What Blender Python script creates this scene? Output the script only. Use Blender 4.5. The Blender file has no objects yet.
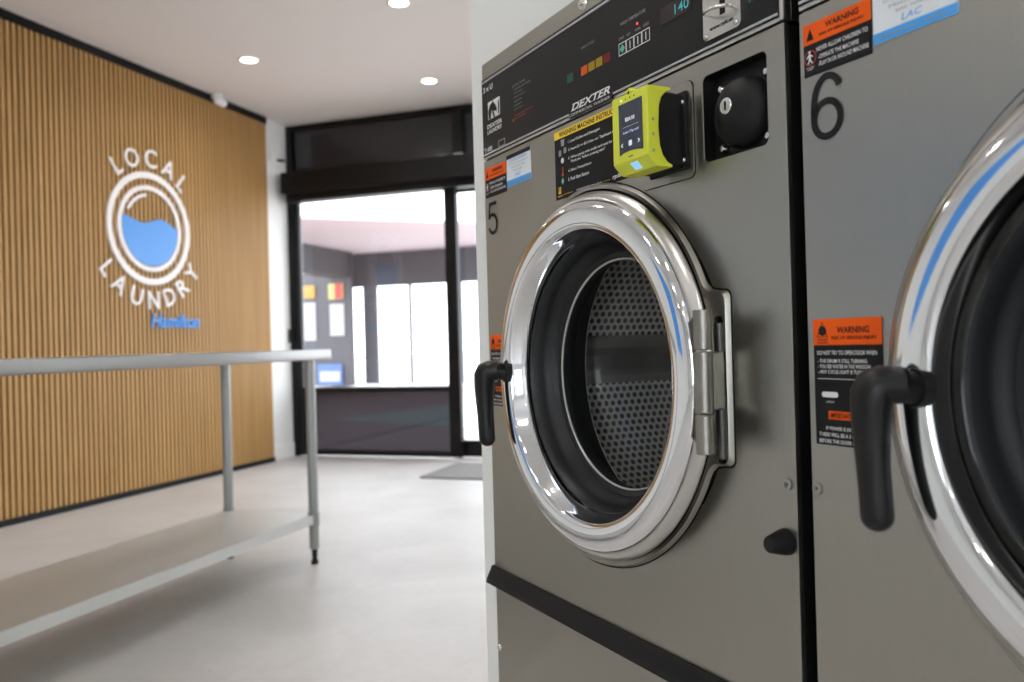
import bpy, bmesh, math, random
from math import sin, cos, pi, radians, atan2, sqrt, degrees
from mathutils import Vector, Matrix

scene = bpy.context.scene
COL = scene.collection
random.seed(7)

# ------------------------------------------------------------------ materials
def _mat(name):
    m = bpy.data.materials.new(name); m.use_nodes = True
    nt = m.node_tree
    return m, nt, nt.nodes['Principled BSDF']

def mat(name, col, rough=.5, metal=0.0, spec=.5, noise=0.0, nscale=(40, 40, 40), bump=0.0, emit=None, estr=0.0,
        rvar=0.0, aniso=0.0, coat=0.0):
    m, nt, b = _mat(name)
    N, L = nt.nodes, nt.links
    b.inputs['Base Color'].default_value = (*col, 1)
    b.inputs['Roughness'].default_value = rough
    b.inputs['Metallic'].default_value = metal
    b.inputs['Specular IOR Level'].default_value = spec
    b.inputs['Coat Weight'].default_value = coat
    if aniso: b.inputs['Anisotropic'].default_value = aniso
    if emit:
        b.inputs['Emission Color'].default_value = (*emit, 1)
        b.inputs['Emission Strength'].default_value = estr
    if noise or bump or rvar:
        tc = N.new('ShaderNodeTexCoord'); mp = N.new('ShaderNodeMapping')
        mp.inputs['Scale'].default_value = nscale
        nz = N.new('ShaderNodeTexNoise'); nz.inputs['Scale'].default_value = 1.0; nz.inputs['Detail'].default_value = 5
        L.new(tc.outputs['Object'], mp.inputs['Vector']); L.new(mp.outputs['Vector'], nz.inputs['Vector'])
        if noise:
            mr = N.new('ShaderNodeMapRange')
            mr.inputs['To Min'].default_value = 1 - noise; mr.inputs['To Max'].default_value = 1 + noise
            L.new(nz.outputs['Fac'], mr.inputs['Value'])
            mx = N.new('ShaderNodeVectorMath'); mx.operation = 'SCALE'
            mx.inputs[0].default_value = col
            L.new(mr.outputs['Result'], mx.inputs['Scale']); L.new(mx.outputs['Vector'], b.inputs['Base Color'])
        if rvar:
            mr2 = N.new('ShaderNodeMapRange')
            mr2.inputs['To Min'].default_value = rough - rvar; mr2.inputs['To Max'].default_value = rough + rvar
            L.new(nz.outputs['Fac'], mr2.inputs['Value']); L.new(mr2.outputs['Result'], b.inputs['Roughness'])
        if bump:
            bp = N.new('ShaderNodeBump'); bp.inputs['Strength'].default_value = bump; bp.inputs['Distance'].default_value = .002
            L.new(nz.outputs['Fac'], bp.inputs['Height']); L.new(bp.outputs['Normal'], b.inputs['Normal'])
    return m

def glass(name, tint=(.97, .98, .98), ior=1.45, rough=0.0):
    m = bpy.data.materials.new(name); m.use_nodes = True
    nt = m.node_tree; N, L = nt.nodes, nt.links
    for n in list(N): N.remove(n)
    out = N.new('ShaderNodeOutputMaterial'); mix = N.new('ShaderNodeMixShader')
    tr = N.new('ShaderNodeBsdfTransparent'); gl = N.new('ShaderNodeBsdfGlossy'); lw = N.new('ShaderNodeLayerWeight')
    tr.inputs['Color'].default_value = (*tint, 1); gl.inputs['Roughness'].default_value = rough
    lw.inputs['Blend'].default_value = .5
    pw = N.new('ShaderNodeMath'); pw.operation = 'POWER'; pw.inputs[1].default_value = 4.5
    f0 = ((ior - 1) / (ior + 1)) ** 2
    ma = N.new('ShaderNodeMath'); ma.operation = 'MULTIPLY_ADD'; ma.inputs[1].default_value = 1 - f0; ma.inputs[2].default_value = f0
    L.new(lw.outputs['Facing'], pw.inputs[0]); L.new(pw.outputs[0], ma.inputs[0]); L.new(ma.outputs[0], mix.inputs['Fac'])
    L.new(tr.outputs['BSDF'], mix.inputs[1]); L.new(gl.outputs['BSDF'], mix.inputs[2])
    L.new(mix.outputs['Shader'], out.inputs['Surface'])
    return m

def emitter(name, col, s):
    return mat(name, tuple(c * .08 for c in col), emit=col, estr=s)

M = {}
M['steel'] = mat('brushed_steel', (.385, .370, .328), .36, 1.0, noise=.035, nscale=(220, 220, 3), rvar=.03, aniso=.0)
M['steel_edge'] = mat('rolled_steel', (.66, .64, .60), .30, 1.0, noise=.03, nscale=(60, 60, 60))
M['band_steel'] = mat('door_band_steel', (.58, .57, .55), .30, 1.0, noise=.03, nscale=(50, 50, 50))
M['chrome'] = mat('polished_chrome', (.83, .84, .86), .075, 1.0, noise=.01)
M['zinc'] = mat('zinc_hinge', (.30, .288, .255), .38, 1.0, noise=.05, nscale=(90, 90, 90))
M['dark_zinc'] = mat('dark_hinge_rod', (.10, .097, .090), .42, .8, noise=.05)
M['body_black'] = mat('black_cabinet_paint', (.008, .008, .0075), .4, 0, .25, noise=.1)
M['black_plastic'] = mat('black_moulded_plastic', (.009, .009, .0095), .36, 0, .3, noise=.08, nscale=(400, 400, 400), bump=.03)
M['matte_black'] = mat('matte_black_plastic', (.008, .008, .0085), .55, 0, .25, noise=.08, nscale=(300, 300, 300))
M['rubber'] = mat('door_rubber', (.011, .012, .0135), .42, 0, .35, noise=.1, nscale=(60, 60, 60))
M['console'] = mat('console_black_overlay', (.011, .011, .0115), .36, 0, .22, noise=.05)
M['silver_line'] = mat('silver_trim', (.62, .65, .69), .28, 1.0, noise=.03)
M['white_print'] = mat('white_print', (.78, .78, .78), .6, noise=.03)
M['grey_print'] = mat('grey_print', (.30, .30, .30), .6, noise=.03)
M['black_print'] = mat('black_print', (.009, .009, .010), .55, 0, .2, noise=.05)
M['orange'] = mat('orange_vinyl', (.82, .105, .004), .5, 0, .2, noise=.03)
M['yellow'] = mat('yellow_vinyl', (.95, .66, .05), .5, 0, .2, noise=.03)
M['sticker_white'] = mat('white_vinyl', (.74, .78, .82), .5, noise=.03)
M['sky_blue'] = mat('blue_vinyl', (.06, .36, .84), .5, noise=.03)
M['dim_green'] = mat('green_button_print', (.018, .10, .075), .5, 0, .2, noise=.04)
M['dim_orange'] = mat('orange_button_print', (.62, .10, .012), .5, 0, .2, noise=.04)
M['dim_yellow'] = mat('yellow_button_print', (.34, .22, .012), .5, 0, .2, noise=.04)
M['dim_red'] = mat('red_button_print', (.18, .014, .016), .5, 0, .2, noise=.04)
M['green_print'] = mat('green_print', (.12, .55, .38), .5, noise=.04)
M['red_print'] = mat('red_print', (.55, .06, .04), .5, noise=.04)
M['led_red'] = emitter('red_led', (1, .05, .03), 2.5)
M['led_cyan'] = emitter('cyan_digits', (.10, .55, .62), .5)
M['led_white'] = emitter('white_led', (.75, 1, .75), 1.2)
M['led_blue'] = emitter('blue_led', (.30, .62, 1.0), 1.0)
M['lime'] = mat('lime_plastic', (.68, .72, .05), .42, 0, noise=.03, nscale=(200, 200, 200))
M['screen'] = mat('reader_screen', (.012, .014, .02), .15, emit=(.05, .06, .09), estr=.35)
M['screen_text'] = emitter('screen_text', (.85, .88, 1), .8)
M['screen_text_blue'] = emitter('screen_text_blue', (.55, .62, 1), .8)
M['screw'] = mat('screw_metal', (.72, .71, .68), .25, 1.0, noise=.03)
M['panel_screw'] = mat('panel_screw_metal', (.42, .41, .38), .35, 1.0, noise=.03)
M['wall'] = mat('white_wall_paint', (.80, .81, .79), .65, noise=.015, nscale=(2, 2, 2))
M['ceiling'] = mat('ceiling_paint', (.80, .765, .745), .7, noise=.01, nscale=(1, 1, 1))
M['black_trim'] = mat('black_trim', (.007, .007, .0075), .5, 0, .2, noise=.05)
M['white_trim'] = mat('white_trim', (.82, .82, .80), .5, noise=.01)
M['felt'] = mat('black_felt', (.014, .010, .007), .9, noise=.1, nscale=(200, 200, 200))
M['table_steel'] = mat('bench_steel', (.33, .33, .325), .30, .95, noise=.03, nscale=(30, 30, 30))
M['shelf_steel'] = mat('galvanised_shelf', (.62, .635, .62), .45, .7, noise=.03, nscale=(30, 30, 30))
M['galv'] = mat('galvanised_tube', (.33, .34, .33), .36, .9, noise=.05, nscale=(60, 60, 60))
M['sign_white'] = mat('sign_white_acrylic', (.86, .83, .82), .5, noise=.01)
M['sign_blue'] = mat('sign_blue_acrylic', (.07, .30, .78), .35, noise=.02)
M['frame_black'] = mat('black_aluminium', (.006, .006, .0065), .4, 0, .25, noise=.05)
M['spandrel'] = mat('dark_transom_glass', (.030, .030, .036), .12, noise=.05, nscale=(3, 3, 3))
M['glass'] = glass('clear_door_glass', (.95, .96, .97))
M['tint'] = glass('tinted_lower_glass', (.17, .17, .19))
M['bowl'] = glass('door_bowl_glass', (.90, .91, .90), 1.40)
M['downlight'] = emitter('downlight_lens', (1, .97, .92), 14)
M['dome'] = mat('dark_dome', (.02, .02, .02), .1)
M['patch_grey'] = mat('grey_floor_patch', (.20, .19, .185), .9, noise=.15, nscale=(150, 150, 150), bump=.3)
M['soffit'] = mat('soffit_pinkish', (.58, .49, .515), .8, noise=.02)
M['shop_dark'] = mat('dark_shop_wall', (.065, .062, .072), .5, noise=.15, nscale=(1.5, 1.5, 1.5))
M['shop_grey'] = mat('grey_shop_pillar', (.085, .085, .10), .5, noise=.1, nscale=(2, 2, 2))
M['lit_orange'] = emitter('lit_orange_sign', (1, .55, .10), 1.3)
M['lit_yellow'] = emitter('lit_yellow_sign', (1, .85, .30), 1.3)
M['lit_red'] = emitter('lit_red_sign', (1, .13, .12), 1.1)
M['lit_white'] = emitter('lit_white_panel', (.95, .95, 1), 1.2)
M['poster_blue'] = mat('blue_poster', (.10, .19, .45), .5, noise=.1)

def wood_mat():
    m, nt, b = _mat('oak_slat')
    N, L = nt.nodes, nt.links
    tc = N.new('ShaderNodeTexCoord'); mp = N.new('ShaderNodeMapping'); mp.inputs['Scale'].default_value = (60, 28, 1.2)
    nz = N.new('ShaderNodeTexNoise'); nz.inputs['Scale'].default_value = 1; nz.inputs['Detail'].default_value = 4
    cr = N.new('ShaderNodeValToRGB')
    cr.color_ramp.elements[0].position = .3; cr.color_ramp.elements[0].color = (.42, .240, .082, 1)
    cr.color_ramp.elements[1].position = .75; cr.color_ramp.elements[1].color = (.55, .328, .122, 1)
    L.new(tc.outputs['Object'], mp.inputs['Vector']); L.new(mp.outputs['Vector'], nz.inputs['Vector'])
    L.new(nz.outputs['Fac'], cr.inputs['Fac']); L.new(cr.outputs['Color'], b.inputs['Base Color'])
    b.inputs['Roughness'].default_value = .55
    return m
M['oak'] = wood_mat()

def floor_mat():
    m, nt, b = _mat('pale_concrete_vinyl')
    N, L = nt.nodes, nt.links
    tc = N.new('ShaderNodeTexCoord')
    n1 = N.new('ShaderNodeTexNoise'); n1.inputs['Scale'].default_value = 2.2; n1.inputs['Detail'].default_value = 6
    n1.inputs['Roughness'].default_value = .6; n1.inputs['Distortion'].default_value = .6
    n2 = N.new('ShaderNodeTexNoise'); n2.inputs['Scale'].default_value = 30; n2.inputs['Detail'].default_value = 3
    L.new(tc.outputs['Object'], n1.inputs['Vector']); L.new(tc.outputs['Object'], n2.inputs['Vector'])
    ad = N.new('ShaderNodeMath'); ad.operation = 'MULTIPLY_ADD'; ad.inputs[1].default_value = .25
    L.new(n2.outputs['Fac'], ad.inputs[0]); L.new(n1.outputs['Fac'], ad.inputs[2])
    cr = N.new('ShaderNodeValToRGB')
    cr.color_ramp.elements[0].position = .38; cr.color_ramp.elements[0].color = (.46, .445, .43, 1)
    cr.color_ramp.elements[1].position = .85; cr.color_ramp.elements[1].color = (.59, .572, .56, 1)
    L.new(ad.outputs[0], cr.inputs['Fac']); L.new(cr.outputs['Color'], b.inputs['Base Color'])
    b.inputs['Roughness'].default_value = .42
    return m
M['floor'] = floor_mat()

def deck_mat():
    m, nt, b = _mat('timber_deck')
    N, L = nt.nodes, nt.links
    tc = N.new('ShaderNodeTexCoord'); mp = N.new('ShaderNodeMapping'); mp.inputs['Rotation'].default_value = (0, 0, radians(12))
    wv = N.new('ShaderNodeTexWave'); wv.bands_direction = 'Y'; wv.inputs['Scale'].default_value = 2.0
    wv.inputs['Distortion'].default_value = .4
    cr = N.new('ShaderNodeValToRGB')
    cr.color_ramp.elements[0].color = (.30, .24, .22, 1); cr.color_ramp.elements[1].color = (.52, .43, .40, 1)
    cr.color_ramp.elements[0].position = .1; cr.color_ramp.elements[1].position = .5
    L.new(tc.outputs['Object'], mp.inputs['Vector']); L.new(mp.outputs['Vector'], wv.inputs['Vector'])
    L.new(wv.outputs['Fac'], cr.inputs['Fac']); L.new(cr.outputs['Color'], b.inputs['Base Color'])
    b.inputs['Roughness'].default_value = .7
    return m
M['deck'] = deck_mat()
M['pave'] = mat('pale_paving', (.62, .62, .61), .8, noise=.05, nscale=(2, 2, 2))
M['green_mat'] = mat('grey_green_paving', (.42, .52, .46), .8, noise=.05, nscale=(2, 2, 2))

def drum_mat():
    """stainless drum, hexagonal perforations laid out on the UV (metres)"""
    m, nt, b = _mat('perforated_drum')
    N, L = nt.nodes, nt.links
    uv = N.new('ShaderNodeUVMap'); uv.uv_map = 'UVMap'
    P = .0135
    def grid(off):
        a = N.new('ShaderNodeVectorMath'); a.operation = 'ADD'; a.inputs[1].default_value = off
        L.new(uv.outputs['UV'], a.inputs[0])
        d = N.new('ShaderNodeVectorMath'); d.operation = 'DIVIDE'; d.inputs[1].default_value = (P, P * 1.732, 1)
        L.new(a.outputs[0], d.inputs[0])
        f = N.new('ShaderNodeVectorMath'); f.operation = 'FRACTION'; L.new(d.outputs[0], f.inputs[0])
        s = N.new('ShaderNodeVectorMath'); s.operation = 'SUBTRACT'; s.inputs[1].default_value = (.5, .5, 0)
        L.new(f.outputs[0], s.inputs[0])
        k = N.new('ShaderNodeVectorMath'); k.operation = 'MULTIPLY'; k.inputs[1].default_value = (P, P * 1.732, 0)
        L.new(s.outputs[0], k.inputs[0])
        ln = N.new('ShaderNodeVectorMath'); ln.operation = 'LENGTH'; L.new(k.outputs[0], ln.inputs[0])
        return ln
    g1 = grid((5, 5, 0)); g2 = grid((5 + P / 2, 5 + P * .866, 0))
    mn = N.new('ShaderNodeMath'); mn.operation = 'MINIMUM'
    L.new(g1.outputs['Value'], mn.inputs[0]); L.new(g2.outputs['Value'], mn.inputs[1])
    mr = N.new('ShaderNodeMapRange'); mr.inputs['From Min'].default_value = .0038; mr.inputs['From Max'].default_value = .0048
    L.new(mn.outputs[0], mr.inputs['Value'])
    mx = N.new('ShaderNodeMix'); mx.data_type = 'RGBA'
    mx.inputs['A'].default_value = (.15, .15, .145, 1); mx.inputs['B'].default_value = (.90, .89, .86, 1)
    L.new(mr.outputs['Result'], mx.inputs['Factor']); L.new(mx.outputs['Result'], b.inputs['Base Color'])
    b.inputs['Metallic'].default_value = .55; b.inputs['Roughness'].default_value = .45
    bp = N.new('ShaderNodeBump'); bp.inputs['Strength'].default_value = .5; bp.inputs['Distance'].default_value = .002
    L.new(mr.outputs['Result'], bp.inputs['Height']); L.new(bp.outputs['Normal'], b.inputs['Normal'])
    return m
M['drum'] = drum_mat()

# ------------------------------------------------------------------ helpers
def link(name, bm, m, parent=None, smooth=None):
    me = bpy.data.meshes.new(name)
    bmesh.ops.recalc_face_normals(bm, faces=bm.faces)
    bm.to_mesh(me); bm.free()
    me.materials.append(M[m] if isinstance(m, str) else m)
    if smooth is not None:
        try:
            me.shade_smooth(); me.set_sharp_from_angle(angle=radians(smooth))
        except Exception:
            for p in me.polygons: p.use_smooth = True
    o = bpy.data.objects.new(name, me); COL.objects.link(o)
    if parent is not None: o.parent = parent
    return o

def thing(name, label, cat, loc=(0, 0, 0), rotz=0.0, group=None):
    o = bpy.data.objects.new(name, None); COL.objects.link(o)
    o.location = loc; o.rotation_euler = (0, 0, rotz); o.empty_display_size = .1
    o['label'] = label; o['category'] = cat
    if group: o['group'] = group
    return o

def tag(o, label, cat, group=None):
    o['label'] = label; o['category'] = cat
    if group: o['group'] = group
    return o

def struct(name, bm, m, parent=None, smooth=None):
    o = link(name, bm, m, parent, smooth)
    if parent is None: o['kind'] = 'structure'
    return o

ID = lambda x, y, z: Vector((x, y, z))
W = lambda u, z, w: Vector((u, -w, z))          # machine frame: along the front, up, out of the front

def box(bm, a, b, f=ID, bev=0.0, seg=2):
    xs = (min(a[0], b[0]), max(a[0], b[0])); ys = (min(a[1], b[1]), max(a[1], b[1])); zs = (min(a[2], b[2]), max(a[2], b[2]))
    v = [bm.verts.new(f(x, y, z)) for x in xs for y in ys for z in zs]
    fs = [bm.faces.new([v[i] for i in q]) for q in ((0, 1, 3, 2), (4, 6, 7, 5), (0, 4, 5, 1), (2, 3, 7, 6), (0, 2, 6, 4), (1, 5, 7, 3))]
    bmesh.ops.recalc_face_normals(bm, faces=fs)
    if bev:
        es = list({e for q in fs for e in q.edges})
        bmesh.ops.bevel(bm, geom=es, offset=bev, segments=seg, affect='EDGES', profile=.5)

def prism(bm, pts, c0, c1, f=ID, c0s=None):
    """polygon pts (a,b) extruded along third coordinate of f; convex or concave"""
    lo = [bm.verts.new(f(a, b, c0)) for a, b in (c0s or pts)]
    hi = [bm.verts.new(f(a, b, c1)) for a, b in pts]
    n = len(pts)
    bm.faces.new(lo); bm.faces.new(hi[::-1])
    for i in range(n):
        bm.faces.new((lo[i], lo[(i + 1) % n], hi[(i + 1) % n], hi[i]))

def holed(bm, outer, holes, c0, c1, f=ID):
    """plate with holes, extruded from c0 to c1"""
    loops = [outer] + holes
    edges = []; rings = []
    for lp in loops:
        vs = [bm.verts.new(f(a, b, c1)) for a, b in lp]; rings.append(vs)
        for i in range(len(vs)): edges.append(bm.edges.new((vs[i], vs[(i + 1) % len(vs)])))
    bmesh.ops.triangle_fill(bm, use_beauty=True, use_dissolve=False, edges=edges)
    for vs, lp in zip(rings, loops):
        bk = [bm.verts.new(f(a, b, c0)) for a, b in lp]
        for i in range(len(vs)):
            j = (i + 1) % len(vs)
            bm.faces.new((vs[i], vs[j], bk[j], bk[i]))

def circle(c, r, n=96, a0=0.0):
    return [(c[0] + r * cos(a0 + 2 * pi * i / n), c[1] + r * sin(a0 + 2 * pi * i / n)) for i in range(n)]

def rrect(a0, b0, a1, b1, r, n=6):
    out = []
    for cx, cy, s in ((a1 - r, b1 - r, 0), (a0 + r, b1 - r, 1), (a0 + r, b0 + r, 2), (a1 - r, b0 + r, 3)):
        for i in range(n + 1):
            t = (s + i / n) * pi / 2
            out.append((cx + r * cos(t), cy + r * sin(t)))
    return out

def lathe(bm, c, prof, f=W, n=96, closed=False, uvl=None, a0=0, a1=2 * pi):
    """profile (R, w) turned about the axis through c"""
    full = abs(a1 - a0 - 2 * pi) < 1e-6
    rings = []
    k = n if full else n + 1
    for R, w in prof:
        if R < 1e-6:
            rings.append([bm.verts.new(f(c[0], c[1], w))])
        else:
            rings.append([bm.verts.new(f(c[0] + R * cos(a0 + (a1 - a0) * i / n), c[1] + R * sin(a0 + (a1 - a0) * i / n), w)) for i in range(k)])
    pairs = list(zip(range(len(prof) - 1), range(1, len(prof))))
    if closed: pairs.append((len(prof) - 1, 0))
    s = 0
    for A, B in pairs:
        ra, rb = rings[A], rings[B]
        d = sqrt((prof[A][0] - prof[B][0]) ** 2 + (prof[A][1] - prof[B][1]) ** 2)
        for i in range(n):
            j = (i + 1) % k
            if len(ra) == 1 and len(rb) == 1: continue
            if len(ra) == 1: q = (ra[0], rb[i], rb[j])
            elif len(rb) == 1: q = (ra[i], rb[0], ra[j])
            else: q = (ra[i], rb[i], rb[j], ra[j])
            bm.faces.new(q)

def tube(bm, pts, rad, n=16, cap=True):
    """round tube through points; rad scalar or list"""
    pts = [Vector(p) for p in pts]
    rs = rad if isinstance(rad, (list, tuple)) else [rad] * len(pts)
    rings = []
    up = None
    for i, p in enumerate(pts):
        t = (pts[min(i + 1, len(pts) - 1)] - pts[max(i - 1, 0)]).normalized()
        if up is None:
            up = Vector((0, 0, 1)) if abs(t.z) < .9 else Vector((1, 0, 0))
        x = t.cross(up).normalized(); y = x.cross(t).normalized(); up = y
        rings.append([bm.verts.new(p + (x * cos(2 * pi * k / n) + y * sin(2 * pi * k / n)) * rs[i]) for k in range(n)])
    for a, b in zip(rings, rings[1:]):
        for k in range(n): bm.faces.new((a[k], a[(k + 1) % n], b[(k + 1) % n], b[k]))
    if cap:
        bm.faces.new(rings[0][::-1]); bm.faces.new(rings[-1])

def dome_tube(bm, pts, rad, n=16, start=True, end=True, k=4):
    """tube with hemispherical ends"""
    pts = [Vector(p) for p in pts]; rs = list(rad) if isinstance(rad, (list, tuple)) else [rad] * len(pts)
    P, R = list(pts), list(rs)
    if end:
        d = (pts[-1] - pts[-2]).normalized(); r = rs[-1]
        for i in range(1, k + 1):
            t = i / k * pi / 2; P.append(pts[-1] + d * r * sin(t)); R.append(max(r * cos(t), 1e-4))
    if start:
        d = (pts[0] - pts[1]).normalized(); r = rs[0]
        for i in range(1, k + 1):
            t = i / k * pi / 2; P.insert(0, pts[0] + d * r * sin(t)); R.insert(0, max(r * cos(t), 1e-4))
    tube(bm, P, R, n)

_txt = {}
def text_polys(body, bold=0.0, shear=0.0):
    key = (body, bold, shear)
    if key not in _txt:
        cu = bpy.data.curves.new('t', 'FONT'); cu.body = body; cu.size = 1; cu.resolution_u = 3
        cu.offset = bold; cu.shear = shear
        ob = bpy.data.objects.new('t', cu); COL.objects.link(ob)
        bpy.context.view_layer.update()
        me = bpy.data.meshes.new_from_object(ob.evaluated_get(bpy.context.evaluated_depsgraph_get()))
        V = [(v.co.x, v.co.y) for v in me.vertices]; F = [tuple(p.vertices) for p in me.polygons]
        bpy.data.objects.remove(ob); bpy.data.curves.remove(cu); bpy.data.meshes.remove(me)
        _txt[key] = (V, F)
    return _txt[key]

def put_text(bm, body, box4, f=W, w=0.001, bold=0.0, shear=0.0, fit=True, depth=0.0, xf=None):
    """text fitted to (a0, b0, a1, b1); a1 None keeps natural width"""
    V, F = text_polys(body, bold, shear)
    if not V: return
    x0 = min(v[0] for v in V); x1 = max(v[0] for v in V); y0 = min(v[1] for v in V); y1 = max(v[1] for v in V)
    a0, b0, a1, b1 = box4
    sy = (b1 - b0) / (y1 - y0); sx = sy if a1 is None else (a1 - a0) / (x1 - x0)
    xf = xf or (lambda a, b: (a, b))
    P = [xf(a0 + (x - x0) * sx, b0 + (y - y0) * sy) for x, y in V]
    vs = [bm.verts.new(f(a, b, w)) for a, b in P]
    fs = []
    for q in F:
        try: fs.append(bm.faces.new([vs[i] for i in q]))
        except ValueError: pass
    if depth:
        r = bmesh.ops.extrude_face_region(bm, geom=fs)
        d = f(0, 0, depth) - f(0, 0, 0)
        for e in r['geom']:
            if isinstance(e, bmesh.types.BMVert): e.co += d

def flat(bm, pts, w, f=W):
    bm.faces.new([bm.verts.new(f(a, b, w)) for a, b in pts])

def quad(bm, a0, b0, a1, b1, w, f=W):
    flat(bm, [(a0, b0), (a1, b0), (a1, b1), (a0, b1)], w, f)

def smooth_pts(pts, closed=False, k=6):
    out = []; n = len(pts); g = (lambda i: pts[i % n]) if closed else (lambda i: pts[max(0, min(n - 1, i))])
    for i in range(n if closed else n - 1):
        p0, p1, p2, p3 = g(i - 1), g(i), g(i + 1), g(i + 2)
        for j in range(k):
            t = j / k
            out.append(tuple(.5 * (2 * p1[d] + (p2[d] - p0[d]) * t + (2 * p0[d] - 5 * p1[d] + 4 * p2[d] - p3[d]) * t * t + (3 * p1[d] - p0[d] - 3 * p2[d] + p3[d]) * t ** 3) for d in (0, 1)))
    if not closed: out.append(pts[-1])
    return out
def stroke(bm, pts, th, w, closed=False, f=W):
    n = len(pts); L_, R_ = [], []
    for i in range(n):
        a = pts[(i - 1) % n] if closed or i > 0 else pts[0]; c = pts[(i + 1) % n] if closed or i < n - 1 else pts[-1]
        d = Vector((c[0] - a[0], c[1] - a[1])).normalized(); nx, ny = -d.y * th / 2, d.x * th / 2
        L_.append(bm.verts.new(f(pts[i][0] + nx, pts[i][1] + ny, w))); R_.append(bm.verts.new(f(pts[i][0] - nx, pts[i][1] - ny, w)))
    for i in range(n if closed else n - 1):
        j = (i + 1) % n; bm.faces.new((L_[i], L_[j], R_[j], R_[i]))
DIGITS = {
    '6': [(smooth_pts([(.0297 + .0150 * cos(2 * pi * i / 12), 1.0972 + .0160 * sin(2 * pi * i / 12)) for i in range(12)], True, 4), True),
          (smooth_pts([(.0147, 1.0972), (.0147, 1.108), (.0163, 1.120), (.0208, 1.1300), (.0285, 1.1355), (.0368, 1.1343), (.0420, 1.1295), (.0440, 1.1245)]), False)],
    '5': [([(.0425, 1.1291), (.0165, 1.1291)], False), ([(.0185, 1.1318), (.0152, 1.1050)], False),
          (smooth_pts([(.0150, 1.1058), (.0200, 1.1098), (.0275, 1.1112), (.0358, 1.1085), (.0412, 1.1015), (.0425, 1.0945), (.0402, 1.0868), (.0345, 1.0823), (.0272, 1.0815), (.0200, 1.0840), (.0145, 1.0905)]), False)]}

# ------------------------------------------------------------------ camera
HCAM = .9
f_px = 832.8; yaw, pitch, roll = radians(18.75), radians(.158), radians(-1.571)
fwd = Vector((-sin(yaw) * cos(pitch), cos(yaw) * cos(pitch), sin(pitch)))
r0 = Vector((cos(yaw), sin(yaw), 0)); u0 = r0.cross(fwd)
rt = r0 * cos(roll) + u0 * sin(roll); up = -r0 * sin(roll) + u0 * cos(roll)
cd = bpy.data.cameras.new('camera'); cam = bpy.data.objects.new('camera', cd); COL.objects.link(cam)
cam.matrix_world = Matrix(((rt.x, up.x, -fwd.x, 0), (rt.y, up.y, -fwd.y, 0), (rt.z, up.z, -fwd.z, HCAM), (0, 0, 0, 1)))
cd.sensor_width = 36; cd.lens = f_px / 1024 * 36; cd.clip_start = .05; cd.clip_end = 200
cd.dof.use_dof = True; cd.dof.focus_distance = 1.03; cd.dof.aperture_fstop = 5.2
scene.camera = cam

# ------------------------------------------------------------------ room
XL, YB, YD, ZC = -4.03, -4.2, 6.12, 2.78
MO = Vector((-.48219, 1.30074, 0)); MROT = radians(-43.39)      # left foot of the machine front
EX = Vector((cos(MROT), sin(MROT), 0)); EN = Vector((-sin(MROT), cos(MROT), 0))
PITCH = .680

bm = bmesh.new(); box(bm, (XL - .2, YB - .2, -.1), (6.5, YD + .06, 0)); struct('floor', bm, 'floor')
bm = bmesh.new(); box(bm, (XL - .2, YB - .2, ZC), (6.5, YD + .15, ZC + .12)); struct('ceiling', bm, 'ceiling')
bm = bmesh.new(); box(bm, (XL - .15, YB - .2, 0), (XL, YD + .15, ZC)); wl = struct('wall_left', bm, 'wall')
BX0, BX1, BZ0, BZ1 = -.6, 2.6, .35, 2.45
bm = bmesh.new()
box(bm, (XL - .15, YB - .15, 0), (BX0, YB, ZC)); box(bm, (BX1, YB - .15, 0), (6.5, YB, ZC))
box(bm, (BX0, YB - .15, 0), (BX1, YB, BZ0)); box(bm, (BX0, YB - .15, BZ1), (BX1, YB, ZC)); struct('wall_back', bm, 'wall')
bm = bmesh.new()
for i in range(5):
    x = BX0 + (BX1 - BX0 - .06) * i / 4; box(bm, (x, YB - .11, BZ0), (x + .06, YB - .05, BZ1))
box(bm, (BX0, YB - .11, BZ0), (BX1, YB - .05, BZ0 + .06)); box(bm, (BX0, YB - .11, BZ1 - .06), (BX1, YB - .05, BZ1))
w4 = struct('added_window', bm, 'frame_black')  # unseen window, added to bring daylight in from the back
for i in range(4):
    x = BX0 + (BX1 - BX0 - .06) * i / 4; bm = bmesh.new(); box(bm, (x + .056, YB - .085, BZ0 + .055), (x + .004 + (BX1 - BX0 - .06) / 4, YB - .078, BZ1 - .055)); link('pane', bm, 'glass', w4)
# slatted timber cladding (one continuous panel, black felt between the slats)
SY0, SY1, SX = 2.45, 5.74, XL + .035
bm = bmesh.new(); box(bm, (XL, SY0, 0), (XL + .012, SY1, 2.77)); link('felt_backing', bm, 'felt', wl)
bm = bmesh.new()
pitch_s = .0380; n = int((SY1 - SY0 - .01) / pitch_s)
for i in range(n + 1):
    y1 = SY1 - .004 - i * pitch_s
    box(bm, (XL + .010, y1 - .0215, .035), (SX, y1, 2.725), bev=.0015, seg=1)
link('slat_cladding', bm, 'oak', wl)
bm = bmesh.new(); box(bm, (XL, SY0, 2.725), (SX + .006, SY1, 2.778)); struct('trim_1', bm, 'black_trim')
bm = bmesh.new(); box(bm, (XL, SY0, 0), (SX + .006, SY1, .036)); struct('baseboard_left', bm, 'black_trim')
bm = bmesh.new(); box(bm, (XL, SY1 + .002, 0), (XL + .014, YD - .062, .12), bev=.003); struct('baseboard_2', bm, 'white_trim')

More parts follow.
